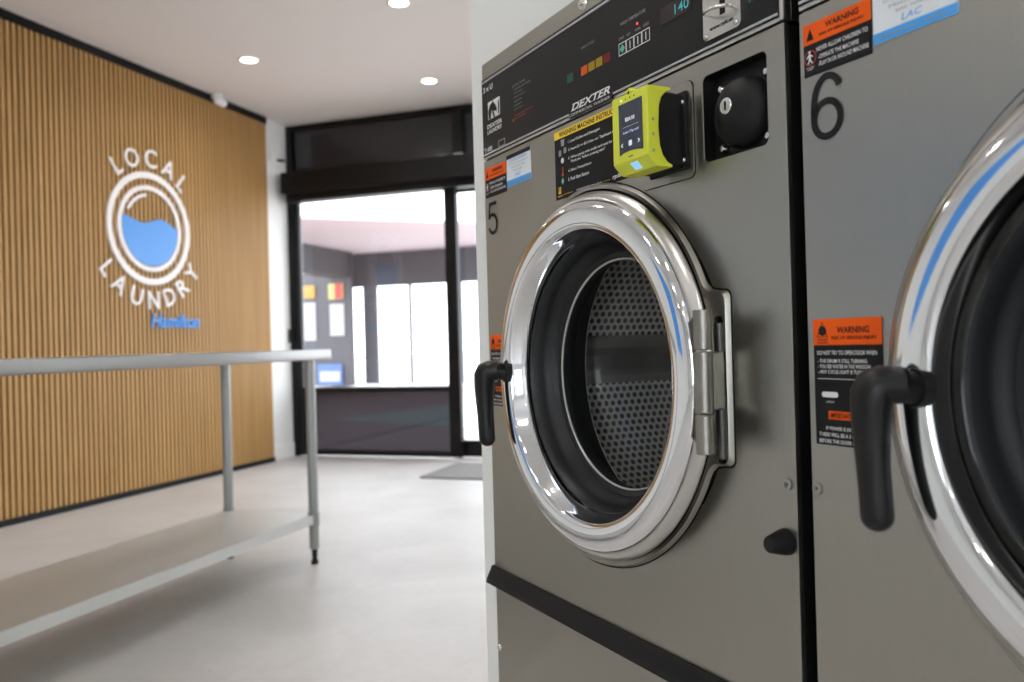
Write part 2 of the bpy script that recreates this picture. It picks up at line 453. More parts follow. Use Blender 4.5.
# wall carrying the machines: sliver to the left, bulkhead above
def mw(u, z, w): return MO + EX * u - EN * w + Vector((0, 0, z))
bm = bmesh.new()
box(bm, (-.0635, 0, -.012), (-.003, ZC, -.14), f=lambda u, z, w: mw(u, z, w))
box(bm, (-.003, 1.372, -.012), (6.6, ZC, -.14), f=lambda u, z, w: mw(u, z, w))
box(bm, (2.0, 0, -.012), (6.6, 1.372, -.14), f=lambda u, z, w: mw(u, z, w))
struct('wall_right', bm, 'wall')
bm = bmesh.new(); box(bm, (-.0635, 0, -.1405), (-.003, ZC, -3.6), f=lambda u, z, w: mw(u, z, w)); struct('wall_side', bm, 'wall')

# ------------------------------------------------------------------ door wall
FY0, FY1 = YD - .06, YD + .02
dw = bmesh.new()
box(dw, (XL, FY0, 2.742), (1.6, FY1, ZC))                       # head frame under the ceiling
box(dw, (XL, FY0, 0), (XL + .055, FY1, 2.742))                   # jamb beside the slatted wall
box(dw, (-2.50, FY0 - .02, 2.40), (-2.42, FY1, 2.742))           # transom mullion
box(dw, (-.2, FY0, 0), (-.1, FY1, 2.742))
struct('trim_2', dw, 'frame_black')
bm = bmesh.new(); box(bm, (XL + .055, YD - .02, 2.40), (-2.50, YD - .005, 2.742)); w1 = struct('window_1', bm, 'spandrel')
bm = bmesh.new(); box(bm, (-2.42, YD - .02, 2.40), (-.2, YD - .005, 2.742)); struct('window_2', bm, 'spandrel')
bm = bmesh.new(); box(bm, (-.1, YD - .02, 0), (6.5, YD + .13, ZC)); struct('wall_front', bm, 'wall')

# sliding leaf, clear above a mid rail and dark below
def leaf(name, x0, x1, st_l, st_r, rails, panes, yc):
    fr = bmesh.new()
    box(fr, (x0, yc - .022, .01), (x0 + st_l, yc + .022, 2.19), bev=.003)
    box(fr, (x1 - st_r, yc - .022, .01), (x1, yc + .022, 2.19), bev=.003)
    for z0, z1 in rails: box(fr, (x0 + st_l - .004, yc - .021, z0), (x1 - st_r + .004, yc + .021, z1), bev=.003)
    d = struct(name, fr, 'frame_black')
    for nm, z0, z1, m in panes:
        g = bmesh.new(); box(g, (x0 + st_l - .006, yc - .004, z0 - .004), (x1 - st_r + .006, yc + .004, z1 + .004))
        link(nm, g, m, d)
    return d
d1 = leaf('door_1', XL + .056, -2.50, .045, .10, [(.01, .055), (.535, .575), (2.135, 2.19)],
          [('upper_glass', .575, 2.135, 'glass'), ('lower_glass', .055, .535, 'tint')], YD - .03)
d2 = leaf('door_2', -2.575, -1.05, .055, .08, [(.01, .14), (2.11, 2.19)], [('door_glass', .14, 2.11, 'glass')], YD + .035)
leaf('window_3', -1.045, -.2, .05, .05, [(.01, .14), (2.11, 2.19)], [('pane', .14, 2.11, 'glass')], YD - .03)

op = thing('door_operator', 'long black automatic door operator box above the glass entrance', 'door operator', (XL + .04, YD - .07, 2.17))
ox, oy, oz = op.location
def opf(x, y, z): return Vector((x - ox, y - oy, z - oz))
bm = bmesh.new(); box(bm, (XL + .055, YD - .235, 2.18), (.3, YD - .062, 2.355), f=opf, bev=.006); link('cover', bm, 'frame_black', op)
bm = bmesh.new(); box(bm, (XL + .075, YD - .19, 2.118), (.3, YD - .062, 2.179), f=opf); link('track', bm, 'frame_black', op)

bm = bmesh.new(); box(bm, (XL + .0005, 6.02, .955), (XL + .030, 6.055, 1.07), bev=.004)
box(bm, (XL + .030, 6.03, .99), (XL + .036, 6.045, 1.03), bev=.002)
tag(link('exit_button', bm, 'black_plastic'), 'small black push button box on white wall beside the door', 'button')
bk = thing('wall_sensor', 'small white wall sensor with black stub high beside the door', 'sensor', (XL, 5.90, 2.48))
bm = bmesh.new(); box(bm, (.0005, -.075, -.035), (.022, .0, .04), bev=.004); link('sensor_case', bm, 'white_trim', bk)
bm = bmesh.new(); dome_tube(bm, [(.012, .006, -.012), (.05, .05, -.012)], .012, 12); link('sensor_stub', bm, 'black_plastic', bk)

bm = bmesh.new(); box(bm, (-2.44, 5.15, .0005), (-1.1, 5.82, .012), bev=.003)  # thin grey slab, darker than the floor around it
tag(link('floor_patch', bm, 'patch_grey'), 'flat grey patch on pale floor inside the glass door', 'mat')

# ------------------------------------------------------------------ wall logo
LC = (4.42, 1.717)
sg = thing('wall_sign', 'round white and blue washing-drum logo reading LOCAL LAUNDRY on slatted wall', 'sign', (SX, LC[0], LC[1]))
def sf(a, b, c): return Vector((c, a - LC[0], b - LC[1]))          # along wall, up, out of the wall
T0, T1 = .0008, .014
def ring(name, r1, r2):
    b = bmesh.new(); lathe(b, LC, [(r1, T0), (r1, T1), (r2, T1), (r2, T0)], f=sf, n=96, closed=True)
    link(name, b, 'sign_white', sg)
ring('outer_ring', .329, .370); ring('inner_ring', .252, .283)
b = bmesh.new()
pts = []
KN = [(-.26, .080), (-.17, .050), (-.065, .031), (.02, .052), (.09, .073), (.17, .052), (.26, .005)]
def wave(x):
    for k in range(len(KN) - 1):
        if x <= KN[k + 1][0]:
            (xa, za), (xb, zb) = KN[k], KN[k + 1]
            ma = (zb - KN[max(k - 1, 0)][1]) / (xb - KN[max(k - 1, 0)][0]); kb = KN[min(k + 2, len(KN) - 1)]
            mb = (kb[1] - za) / (kb[0] - xa); h = xb - xa; q = (x - xa) / h
            return (2*q**3 - 3*q*q + 1) * za + (q**3 - 2*q*q + q) * h * ma + (3*q*q - 2*q**3) * zb + (q**3 - q*q) * h * mb
    return KN[-1][1]
for i in range(41):                                                # wave surface
    x = -.238 + .476 * i / 40
    z = wave(x)
    pts.append((x, z))
R = .246
pts = [(x, z) for x, z in pts if x * x + z * z < R * R]
a0 = atan2(pts[-1][1], pts[-1][0]); a1 = atan2(pts[0][1], pts[0][0]) - 2 * pi
while a1 > a0: a1 -= 2 * pi
arc = [(R * cos(a0 + (a1 - a0) * i / 60), R * sin(a0 + (a1 - a0) * i / 60)) for i in range(1, 60)]
prism(b, [(LC[0] + x, LC[1] + z) for x, z in pts + arc], T0, T1, f=sf)
link('water', b, 'sign_blue', sg)
b = bmesh.new(); lathe(b, LC, [(.208, T0), (.208, T1), (.228, T1), (.228, T0)], f=sf, n=24, closed=True, a0=radians(98), a1=radians(150))
link('highlight_arc', b, 'sign_white', sg)
def arc_letter(ch, ang, rbase, h, top, wd):
    b = bmesh.new(); t = radians(ang)
    if top: ux, uy = Vector((sin(t), -cos(t))), Vector((cos(t), sin(t)))
    else: ux, uy = Vector((-sin(t), cos(t))), Vector((-cos(t), -sin(t)))
    o0 = Vector((cos(t), sin(t))) * rbase
    def xf(a, b_):
        p = o0 + ux * a + uy * b_
        return (LC[0] + p.x, LC[1] + p.y)
    put_text(b, ch, (-wd / 2, 0, wd / 2, h), f=sf, w=T0, bold=.010, depth=T1 - T0, xf=xf)
    link('letter', b, 'sign_white', sg)
for ch, a, wd in zip('LOCAL', (127, 109, 88, 67, 48), (.066, .118, .108, .108, .066)): arc_letter(ch, a, .402, .122, True, wd)
for ch, a, wd in zip('LAUNDRY', (217.5, 234, 253, 271.5, 290, 308, 325.5), (.066, .108, .098, .10, .10, .098, .105)): arc_letter(ch, a, .527, .118, False, wd)
b = bmesh.new(); put_text(b, 'Hamilton', (4.405, 1.068, 4.87, 1.16), f=sf, w=T0, bold=.012, shear=.25, depth=T1 - T0)
link('script_lettering', b, 'sign_blue', sg)

# blue panel added out of frame to put blue streaks in the chrome
b = bmesh.new(); box(b, (XL + .001, -.85, .95), (XL + .03, .35, 2.1), bev=.006)
link_ = link('added_blue_panel', b, 'sign_blue'); tag(link_, 'plain blue panel added out of view for blue streaks in chrome door rings', 'panel')

# ------------------------------------------------------------------ ceiling fittings
def downlight(x, y, label):
    t = thing('ceiling_downlight', label, 'downlight', (x, y, ZC), group='recessed ceiling downlights')
    b = bmesh.new(); lathe(b, (0, 0), [(.050, -.0005), (.050, -.006), (.056, -.008), (.066, -.004), (.068, -.0005)], f=ID, n=40, closed=True)
    link('trim_ring', b, 'white_trim', t)
    b = bmesh.new(); lathe(b, (0, 0), [(0, -.0045), (.049, -.0045), (.049, -.0008), (0, -.0008)], f=ID, n=40)
    link('lens', b, 'downlight', t)
    return t
downlight(-3.29, 4.56, 'round white ceiling downlight nearest to the slatted timber wall')
downlight(-2.405, 5.415, 'round white ceiling downlight nearest to the glass entrance door')
downlight(-1.996, 4.12, 'round white ceiling downlight farthest from the glass entrance door')
def lamp(x, y, e, size=.12, spread=150):
    l = bpy.data.lights.new('downlight_lamp', 'AREA'); l.shape = 'DISK'; l.size = size; l.energy = e
    l.color = (1, .95, .89); l.spread = radians(spread)
    o = bpy.data.objects.new('downlight_lamp', l); COL.objects.link(o); o.location = (x, y, ZC - .012)
LE = 5.4
for x, y in ((-3.29, 4.56), (-2.405, 5.415), (-1.996, 4.12), (-1.4, 2.85), (-3.0, 3.0), (-2.6, 1.5), (-.9, 1.2),
             (-2.2, 0), (-3.3, -.6), (-.5, -.4), (-1.8, -1.6), (.7, -1.3), (-.5, -2.6), (-3.0, -2.8), (2.0, -2.6), (1.1, 4.9), (.3, 3.6)):
    lamp(x, y, LE)

cm = thing('ceiling_camera', 'small white security camera on the black trim above slatted wall', 'camera', (-3.955, 5.09, ZC))
b = bmesh.new(); lathe(b, (0, 0), [(0, -.0005), (.038, -.0005), (.044, -.026), (.038, -.034), (0, -.034)], f=ID, n=32); link('base', b, 'white_trim', cm, 40)
b = bmesh.new(); dome_tube(b, [(.005, -.01, -.048), (.025, .035, -.060)], .028, 20); link('housing', b, 'white_trim', cm, 60)
b = bmesh.new(); dome_tube(b, [(.028, .042, -.062), (.038, .064, -.070)], .018, 16); link('lens', b, 'dome', cm, 60)

# ------------------------------------------------------------------ folding bench
TY0, TY1, TX0, TX1 = .95, 3.155, -2.45, -1.895
tb = thing('folding_table', 'long stainless steel laundry folding table with undershelf', 'table', ((TX0 + TX1) / 2, (TY0 + TY1) / 2, 0))
tx, ty, _ = tb.location
def tf(x, y, z): return Vector((x - tx, y - ty, z))
b = bmesh.new()
box(b, (TX0, TY0, .852), (TX1, TY1, .896), f=tf, bev=.005, seg=3)
link('tabletop', b, 'table_steel', tb, 40)
LX = (-2.350, -1.926); LY = (1.10, 3.03)
for x in LX:
    for y in LY:
        b = bmesh.new(); tube(b, [tf(x, y, .065), tf(x, y, .853)], .0205, 20)
        lg = link('leg', b, 'galv', tb, 50)
        b = bmesh.new(); tube(b, [tf(x, y, 0.0), tf(x, y, .012), tf(x, y, .02), tf(x, y, .066)], [.014, .016, .011, .013], 16)
        link('foot', b, 'matte_black', lg, 30)
        b = bmesh.new(); tube(b, [tf(x, y, .162), tf(x, y, .217)], .0245, 20)
        link('collar', b, 'table_steel', lg, 50)
b = bmesh.new()
box(b, (LX[0] - .005, LY[0] - .02, .204), (LX[1] + .005, LY[1] + .02, .208), f=tf)
for x in (LX[0] - .012, LX[1] + .008): box(b, (x, LY[0] - .02, .170), (x + .004, LY[1] + .02, .208), f=tf)
for y in (LY[0] - .022, LY[1] + .018): box(b, (LX[0] - .012, y, .170), (LX[1] + .012, y + .004, .208), f=tf)
link('undershelf', b, 'shelf_steel', tb)

# ------------------------------------------------------------------ washing machines
DC = (.340, .856)                     # centre of the door
def machine(number, label, u_off, reader=True):
    loc = MO + EX * u_off
    t = thing('washing_machine', label, 'washing machine', loc, MROT, group='front-load washing machines')
    Wd = .6606
    P = lambda name, bm_, m, par=t, sm=None: link(name, bm_, m, par, sm)
    # body shell, open to the front
    b = bmesh.new()
    box(b, (.003, .0, -.004), (.012, 1.36, -.70), W); box(b, (Wd - .011, 0, -.0065), (Wd - .0005, 1.2015, -.70), W)
    box(b, (Wd - .011, 1.2065, -.0065), (Wd - .0005, 1.36, -.70), W)
    box(b, (.003, 1.352, -.004), (Wd - .002, 1.362, -.70), W); box(b, (.003, 0, -.70), (Wd - .002, 1.362, -.71), W)
    box(b, (.003, 0, -.02), (Wd - .002, .06, -.70), W); box(b, (.01, .05, -.012), (Wd - .01, .52, -.02), W)
    box(b, (.01, 1.205, -.012), (Wd - .01, 1.355, -.02), W)
    P('cabinet', b, 'body_black')
    # main front with door and coin-box openings
    b = bmesh.new()
    holed(b, rrect(.0, .5285, Wd, 1.2025, .0015, 2), [circle(DC, .2320), rrect(.5425, 1.0902, .637, 1.1838, .007)], -.006, 0, W)
    o = P('front_panel', b, 'steel')
    bv = o.modifiers.new('bevel', 'BEVEL'); bv.width = .0050; bv.segments = 4; bv.limit_method = 'ANGLE'; bv.angle_limit = radians(50)
    b = bmesh.new(); box(b, (0, .02, -.012), (Wd, .5, 0), W, bev=.003); lp = P('lower_panel', b, 'steel')
    b = bmesh.new(); lathe(b, (.010, .398), [(0, .003), (.004, .003), (.006, .0005), (.006, -.001)], n=20); P('screw', b, 'screw', lp, 30)
    b = bmesh.new()
    pr_ = [(-.006, .531), (.003, .531), (.005, .526), (.0125, .512), (.0145, .5045), (.009, .5025), (-.006, .5025)]
    prism(b, pr_, -.006, Wd + .002, f=lambda w, z, u: W(u, z, w)); P('drip_ledge', b, 'matte_black', t)
    # top cap
    b = bmesh.new(); box(b, (0, 1.3375, -.012), (Wd, 1.3645, .0), W, bev=.002)
    box(b, (0, 1.3595, -.7), (Wd, 1.3645, -.002), W); tc_ = P('top_cap', b, 'steel')
    b = bmesh.new(); lathe(b, (.312, 1.351), [(0, .006), (.004, .006), (.004, .0035), (.0085, .003), (.010, .0005)], n=24); P('cam_lock', b, 'screw', tc_, 30)
    # steel frame round the console
    b = bmesh.new()
    box(b, (Wd - .0055, 1.2055, -.012), (Wd, 1.3375, .0005), W, bev=.0015); box(b, (0, 1.2055, -.012), (Wd - .0055, 1.2095, 0), W)
    P('console_frame', b, 'steel_edge')
    # console
    b = bmesh.new(); box(b, (.001, 1.2095, -.010), (Wd - .0055, 1.3372, .001), W); cs = P('console', b, 'console')
    for a_, z_, c_, d_ in ((.0012, 1.3305, Wd - .0057, 1.3338), (.0012, 1.2108, .272, 1.2136), (.377, 1.2108, Wd - .0057, 1.2136)):
        b = bmesh.new(); box(b, (a_, z_, .0005), (c_, d_, .0025), W, bev=.0008); P('silver_line', b, 'silver_line', cs)
    w = .0016
    b = bmesh.new()
    put_text(b, '3 x U', (.008, 1.3145, .042, 1.3235), w=w, bold=.03)
    P('capacity_lettering', b, 'white_print', cs)
    b = bmesh.new()
    # horse-head emblem: light tile with a dark head and arched neck
    put_text(b, 'DEXTER', (.019, 1.2525, .0715, 1.2590), w=w, bold=.02); put_text(b, 'LAUNDRY', (.019, 1.2435, .0710, 1.2500), w=w, bold=.02)
    P('brand_lettering', b, 'white_print', cs)
    b = bmesh.new(); put_text(b, 'T-400', (.0068, 1.2155, .0345, 1.2230), w=w, bold=.015)
    P('model_lettering', b, 'white_print', cs)
    b = bmesh.new(); flat(b, rrect(.0235, 1.2665, .066, 1.295, .001), w); P('emblem_tile', b, 'white_print', cs)
    b = bmesh.new()
    flat(b, [(.0265, 1.2665), (.0255, 1.280), (.031, 1.289), (.040, 1.2925), (.043, 1.295), (.0445, 1.291), (.051, 1.286), (.0565, 1.278),
             (.055, 1.2735), (.050, 1.276), (.0445, 1.277), (.047, 1.2715), (.0495, 1.2665), (.044, 1.2665), (.040, 1.275), (.0385, 1.281), (.036, 1.277), (.033, 1.2665)], w + .0005)
    flat(b, [(.060, 1.268), (.064, 1.268), (.064, 1.292), (.060, 1.288)], w + .0005)
    P('emblem_horse', b, 'console', cs)
    b = bmesh.new(); holed(b, rrect(.0565, 1.2145, .0795, 1.2255, .001, 2), [rrect(.0580, 1.2158, .0780, 1.2242, .0006, 2)], .001, .0014, W); P('rating_mark', b, 'grey_print', cs)
    b = bmesh.new()
    put_text(b, 'INSTRUCTIONS', (.110, 1.2950, .150, 1.2985), w=w)
    for i, s in enumerate(('1 Load machine and close door', '2 Add detergent', '3 Select temperature', '4 Insert coins', '5 Press start', '6 Cycle light on')):
        put_text(b, s, (.113, 1.2895 - i * .0062, .113 + .0022 * len(s) * .85, 1.2927 - i * .0062), w=w)
    P('instruction_lettering', b, 'grey_print', cs)
    b = bmesh.new(); put_text(b, 'WASH CYCLE', (.3055, 1.2905, .338, 1.2940), w=w); P('cycle_lettering', b, 'grey_print', cs)
    b = bmesh.new(); put_text(b, 'WASH TEMPERATURE', (.3965, 1.2905, .448, 1.2945), w=w, bold=.01)
    for i, s in enumerate(('START', 'HOT', 'WARM', 'COLD')): put_text(b, s, (.393 + i * .0165, 1.2735, .393 + i * .0165 + (.011 if i != 1 else .008), 1.2768), w=w, bold=.01)
    P('temperature_lettering', b, 'grey_print', cs)
    b = bmesh.new()
    put_text(b, 'Warning: never leave door', (.1135, 1.2490, .172, 1.2520), w=w); put_text(b, 'open unattended', (.1135, 1.2445, .150, 1.2475), w=w)
    flat(b, [(.108, 1.2435), (.1125, 1.2435), (.11025, 1.2480)], w)
    P('orange_lettering', b, 'dim_orange', cs)
    # serif-style maker's name
    b = bmesh.new()
    put_text(b, 'DEXTER', (.279, 1.2140 + .0008, .3715, 1.2243), w=w + .0006, bold=.022, shear=.32)
    n_ser = [.2785, .2945, .309, .325, .3415, .3565]
    for i, u in enumerate(n_ser):                                   # foot and head serifs
        flat(b, [(u - .0008, 1.2148), (u + .0065, 1.2148), (u + .0067, 1.2156), (u - .0006, 1.2156)], w + .0006)
        flat(b, [(u + .0022, 1.2235), (u + .0102, 1.2235), (u + .0104, 1.2243), (u + .0024, 1.2243)], w + .0006)
    put_text(b, 'COMMERCIAL WASHER', (.2735, 1.2078, .3725, 1.2112), w=.0032)
    P('maker_name', b, 'white_print', cs)
    b = bmesh.new(); box(b, (.2725, 1.2068, -.002), (.3765, 1.2138, .0028), W); P('name_tab', b, 'console', cs)
    # selector squares
    for (u0_, m) in ((.2692, 'dim_green'), (.3048, 'dim_orange'), (.3225, 'dim_yellow'), (.3402, 'dim_yellow'), (.3580, 'dim_red')):
        b = bmesh.new(); quad(b, u0_, 1.2556, u0_ + .0153, 1.2672, w); P('selector_square', b, m, cs)
    b = bmesh.new()
    for i in range(4):
        u0_ = .3920 + i * .0159
        o_ = [(u0_, 1.254), (u0_ + .0155, 1.254), (u0_ + .0155, 1.2697), (u0_, 1.2697)]
        for (a0_, b0_, a1_, b1_) in ((u0_, 1.254, u0_ + .0155, 1.2551), (u0_, 1.2686, u0_ + .0155, 1.2697), (u0_, 1.254, u0_ + .0011, 1.2697), (u0_ + .0144, 1.254, u0_ + .0155, 1.2697)):
            quad(b, a0_, b0_, a1_, b1_, w)
        if i: quad(b, u0_ + .0070, 1.2570, u0_ + .0086, 1.2665, w)
    P('temperature_buttons', b, 'white_print', cs)
    b = bmesh.new(); flat(b, [(.3942, 1.2620), (.3995, 1.2565), (.4050, 1.2620), (.3995, 1.2675)], w); P('start_diamond', b, 'green_print', cs)
    b = bmesh.new(); lathe(b, (.4308, 1.2822), [(0, .0022), (.0012, .002), (.0015, .001)], n=14); P('temperature_light', b, 'led_red', cs)
    b = bmesh.new(); quad(b, .476, 1.263, .530, 1.283, w)
    ds = P('display_window', b, mat('display_window_%s' % number, (.022, .012, .011), .2), cs)
    b = bmesh.new(); put_text(b, '140', (.502, 1.2668, .5265, 1.2782), w=w + .0005, bold=.01); P('display_digits', b, 'led_cyan', cs)
    # coin slot plate with finger ring
    b = bmesh.new(); holed(b, rrect(.5505, 1.2185, .607, 1.318, .006), [rrect(.5765, 1.2388, .5850, 1.290, .001, 2)], .0008, .0035, W)
    cp = P('coin_plate', b, 'screw')
    b = bmesh.new(); quad(b, .5755, 1.238, .586, 1.291, .0013); P('coin_slot', b, 'matte_black', cp)
    b = bmesh.new()
    pts = [W(.578 + .0155 * cos(a), 1.2435 - .002 * sin(a), .004 + .017 * sin(a)) for a in [pi * i / 14 for i in range(15)]]
    tube(b, pts, .0021, 10); P('finger_ring', b, 'screw', cp, 60)
    for u, z in ((.5545, 1.2232), (.6005, 1.2240), (.5545, 1.312), (.6025, 1.312)):
        b = bmesh.new(); lathe(b, (u, z), [(0, .0062), (.002, .0060), (.0032, .0048), (.0034, .0036)], n=16); P('screw', b, 'screw', cp, 40)
    b = bmesh.new(); put_text(b, 'www.rpls.au', (.5605, 1.2258, .5965, 1.2316), w=.0038, bold=.025); P('lettering', b, 'black_print', cp)
    b = bmesh.new(); lathe(b, (.6185, 1.2395), [(0, .0018), (.002, .0016), (.0024, .001)], n=14); P('pilot_light', b, 'dim_green', cs)
    # coin box pocket
    b = bmesh.new()
    R_ = rrect(.5428, 1.0905, .6367, 1.1835, .007)
    lo = [b.verts.new(W(a, z, -.016)) for a, z in R_]; hi = [b.verts.new(W(a, z, -.0008)) for a, z in R_]
    b.faces.new(lo)
    for i in range(len(R_)):
        j = (i + 1) % len(R_); b.faces.new((lo[i], lo[j], hi[j], hi[i]))
    pk = P('coin_box_recess', b, 'black_plastic')
    b = bmesh.new(); lathe(b, (.592, 1.1345), [(.0375, -.0155), (.0365, -.008), (.033, -.001), (.026, .005), (.018, .009), (.012, .011), (.0, .011)], n=48)
    P('lock_dome', b, 'matte_black', pk, 50)
    b = bmesh.new(); lathe(b, (.5905, 1.139), [(0, .0125), (.0078, .0125), (.0085, .0118), (.0085, .009)], n=28); P('lock_cylinder', b, 'screw', pk, 40)
    b = bmesh.new(); box(b, (.5894, 1.1345, .0122), (.5916, 1.1435, .0129), W); P('keyhole', b, 'black_print', pk)
    for u, z in ((.5605, 1.1665), (.6270, 1.1665), (.5605, 1.1030), (.6265, 1.1020)):
        b = bmesh.new(); lathe(b, (u, z), [(0, -.0075), (.0030, -.0082), (.0052, -.0112), (.0056, -.0158)], n=18); P('screw', b, 'screw', pk, 40)
    # ---- door surround: raised pressing with hinge tab
    C2, Rs = (.314, .856), .2478
    tz0, tz1, tu1 = .766, .9475, .5745
    def outline(d):
        R2 = Rs + d; z1 = tz1 + d; z0 = tz0 - d; u1 = tu1 + d
        a1_ = math.asin((z1 + .016 - C2[1]) / R2); a0_ = math.asin((z0 - .016 - C2[1]) / R2)
        pts = []
        n_ = 90
        for i in range(n_ + 1):
            t_ = a1_ + (2 * pi + a0_ - a1_) * i / n_
            pts.append((C2[0] + R2 * cos(t_) * (1 if cos(t_) > 0 else .845), C2[1] + R2 * sin(t_)))
        e = pts[-1]
        pts += [(e[0] + .004, e[1] + .007), (e[0] + .012, e[1] + .0135), (e[0] + .022, z0 - .0005), (e[0] + .03, z0)]
        for i in range(7):
            a_ = -pi / 2 + i / 6 * pi / 2; pts.append((u1 - .009 + .009 * cos(a_), z0 + .009 + .009 * sin(a_)))
        for i in range(7):
            a_ = i / 6 * pi / 2; pts.append((u1 - .009 + .009 * cos(a_), z1 - .009 + .009 * sin(a_)))
        s = pts[0]
        pts += [(s[0] + .03, z1), (s[0] + .022, z1 + .0005), (s[0] + .012, s[1] - .0135), (s[0] + .004, s[1] - .007)]
        return pts
    b = bmesh.new()
    top = outline(0); ft = outline(.0030); md = outline(.0008)
    slot = rrect(.5572, .7645, .5708, .9235, .0062, 5)
    holes = [[(min(.552, .3142 + .2432 * cos(2 * pi * i / 96) * (1 if cos(2 * pi * i / 96) > 0 else .838)), .856 + .2432 * sin(2 * pi * i / 96)) for i in range(96)], slot]
    edges = []; rings = []
    for lp_ in [top] + holes:
        vs = [b.verts.new(W(a, z, .0060)) for a, z in lp_]; rings.append(vs)
        for i in range(len(vs)): edges.append(b.edges.new((vs[i], vs[(i + 1) % len(vs)])))
    bmesh.ops.triangle_fill(b, use_beauty=True, use_dissolve=False, edges=edges)
    def skirt(vs, lp_, w_):
        bk = [b.verts.new(W(a, z, w_)) for a, z in lp_]
        for i in range(len(vs)):
            j = (i + 1) % len(vs); b.faces.new((vs[i], vs[j], bk[j], bk[i]))
        return bk
    k_ = skirt(rings[0], md, .0050); skirt(k_, ft, .0004)
    skirt(rings[1], holes[0], .0008); skirt(rings[2], slot, .0012)
    sr = P('door_surround', b, 'steel', t, 35)
    b = bmesh.new(); b_pts = outline(.0046)
    holed(b, b_pts, [circle(DC, .2100)], .0001, .0006, W); P('seal_line', b, 'black_print', sr)
    b = bmesh.new(); flat(b, rrect(.5565, .7638, .5715, .9242, .007), .0013); P('hinge_slot', b, 'body_black', sr)
    # hinge: barrel of three knuckles, leaf and rod
    b = bmesh.new()
    for z0, z1 in ((.781, .8215), (.8233, .8862), (.8880, .929)):
        tube(b, [W(.5822, z0, .0435), W(.5822, z0 + .001, .0435), W(.5822, z1 - .001, .0435), W(.5822, z1, .0435)], [.0088, .0096, .0096, .0088], 24)
    hg = P('hinge_barrel', b, 'zinc', t, 30)
    b = bmesh.new(); tube(b, [W(.5655, .7715, .0065), W(.5655, .9155, .0065)], .0058, 20); P('hinge_rod', b, 'dark_zinc', hg, 40)
    b = bmesh.new(); box(b, (.5665, .824, .008), (.5745, .8855, .0385), W, bev=.002); box(b, (.5665, .824, .032), (.583, .8855, .0385), W, bev=.002); P('hinge_leaf', b, 'zinc', hg)
    b = bmesh.new(); box(b, (.556, .79, .031), (.579, .8195, .037), W, bev=.002); P('door_bracket', b, 'dark_zinc', hg)
    b = bmesh.new(); box(b, (.556, .8895, .031), (.579, .922, .037), W, bev=.002); P('door_bracket', b, 'dark_zinc', hg)
    # ---- door
    b = bmesh.new()
    lathe(b, DC, [(.2232, .0345), (.2228, .0375), (.2195, .0412), (.2140, .0437), (.2070, .0450), (.2000, .0452), (.1935, .0444), (.1890, .0427), (.1868, .0405), (.1860, .0380), (.1838, .0335), (.1808, .0265), (.1778, .0200), (.1772, .0120)], n=128)
    dr = P('door', b, 'chrome', t, 80)
    b = bmesh.new(); lathe(b, DC, [(.2235, .0350), (.2258, .0345), (.2340, .0265), (.2346, .0245), (.2335, .0225), (.2150, .0220), (.2120, .008), (.205, .008)], n=128)
    P('door_band', b, 'band_steel', dr, 35)
    b = bmesh.new(); lathe(b, DC, [(.2050, .009), (.2050, .0128), (.1790, .0128), (.1770, .0128), (.1740, .0090), (.1710, -.004), (.1690, -.012), (.1640, -.016), (.1600, -.024), (.1545, -.026), (.1525, -.034), (.1560, -.05), (.2, -.05)], n=128)
    P('glass_gasket', b, 'rubber', dr, 40)
    b = bmesh.new(); lathe(b, DC, [(.1545, -.029), (.1535, -.036), (.1510, -.060), (.1475, -.078), (.1400, -.090), (.1250, -.097), (.0900, -.103), (.05, -.106), (0, -.107)], n=96)
    P('glass_bowl', b, 'bowl', dr, 60)
    b = bmesh.new(); lathe(b, DC, [(.1500, -.027), (.1525, -.0255), (.1540, -.028), (.1520, -.030)], n=96, closed=True)
    P('bowl_rim', b, 'band_steel', dr, 60)
    # handle
    b = bmesh.new()
    hz = .859
    dome_tube(b, [W(.1440, hz - .002, .040), W(.1415, hz - .001, .048), W(.1405, hz, .052), W(.1390, hz + .001, .055)], [.0125, .0125, .0125, .0138], 24, start=False, end=False)
    path = [(.1390, hz + .001, .054), (.1345, hz + .0010, .0610), (.1312, hz + .0008, .0660), (.1285, hz - .0005, .0695), (.1270, hz - .0060, .0712), (.1262, hz - .0150, .0716), (.1256, hz - .03, .0718), (.1258, hz - .06, .0712), (.1268, hz - .084, .0705), (.1274, hz - .099, .070)]
    dome_tube(b, [W(*p) for p in path], [.0146, .0150, .0156, .0162, .0164, .0156, .0142, .0124, .0122, .0124], 24, start=False, k=5)
    P('door_handle', b, 'black_plastic', dr, 60)
    b = bmesh.new(); tube(b, [W(.1450, hz - .002, .038), W(.1430, hz - .0015, .0465)], [.0160, .0148], 24); P('handle_boss', b, 'matte_black', dr, 40)
    # ---- tub and drum
    b = bmesh.new(); lathe(b, DC, [(.2440, -.0065), (.2440, -.055), (.205, -.075), (.200, -.098)], n=96); P('tub_opening', b, 'rubber', t, 40)
    b = bmesh.new(); RD, W0, W1 = .268, -.098, -.50
    uvl = b.loops.layers.uv.new('UVMap')
    nseg = 96
    def ringv(R_r, w_): return [b.verts.new(W(DC[0] + R_r * cos(2 * pi * i / nseg), DC[1] + R_r * sin(2 * pi * i / nseg), w_)) for i in range(nseg)]
    steps = [W0 + (W1 - W0) * i / 4 for i in range(5)]
    rg = [ringv(RD, s_) for s_ in steps]
    for k in range(4):
        for i in range(nseg):
            j = (i + 1) % nseg
            fc = b.faces.new((rg[k][i], rg[k][j], rg[k + 1][j], rg[k + 1][i]))
            for lpp, (ii, kk) in zip(fc.loops, ((i, k), (i + 1, k), (i + 1, k + 1), (i, k + 1))):
                lpp[uvl].uv = (-steps[kk], 2 * pi * RD * ii / nseg)
    bk = b.faces.new(rg[-1])
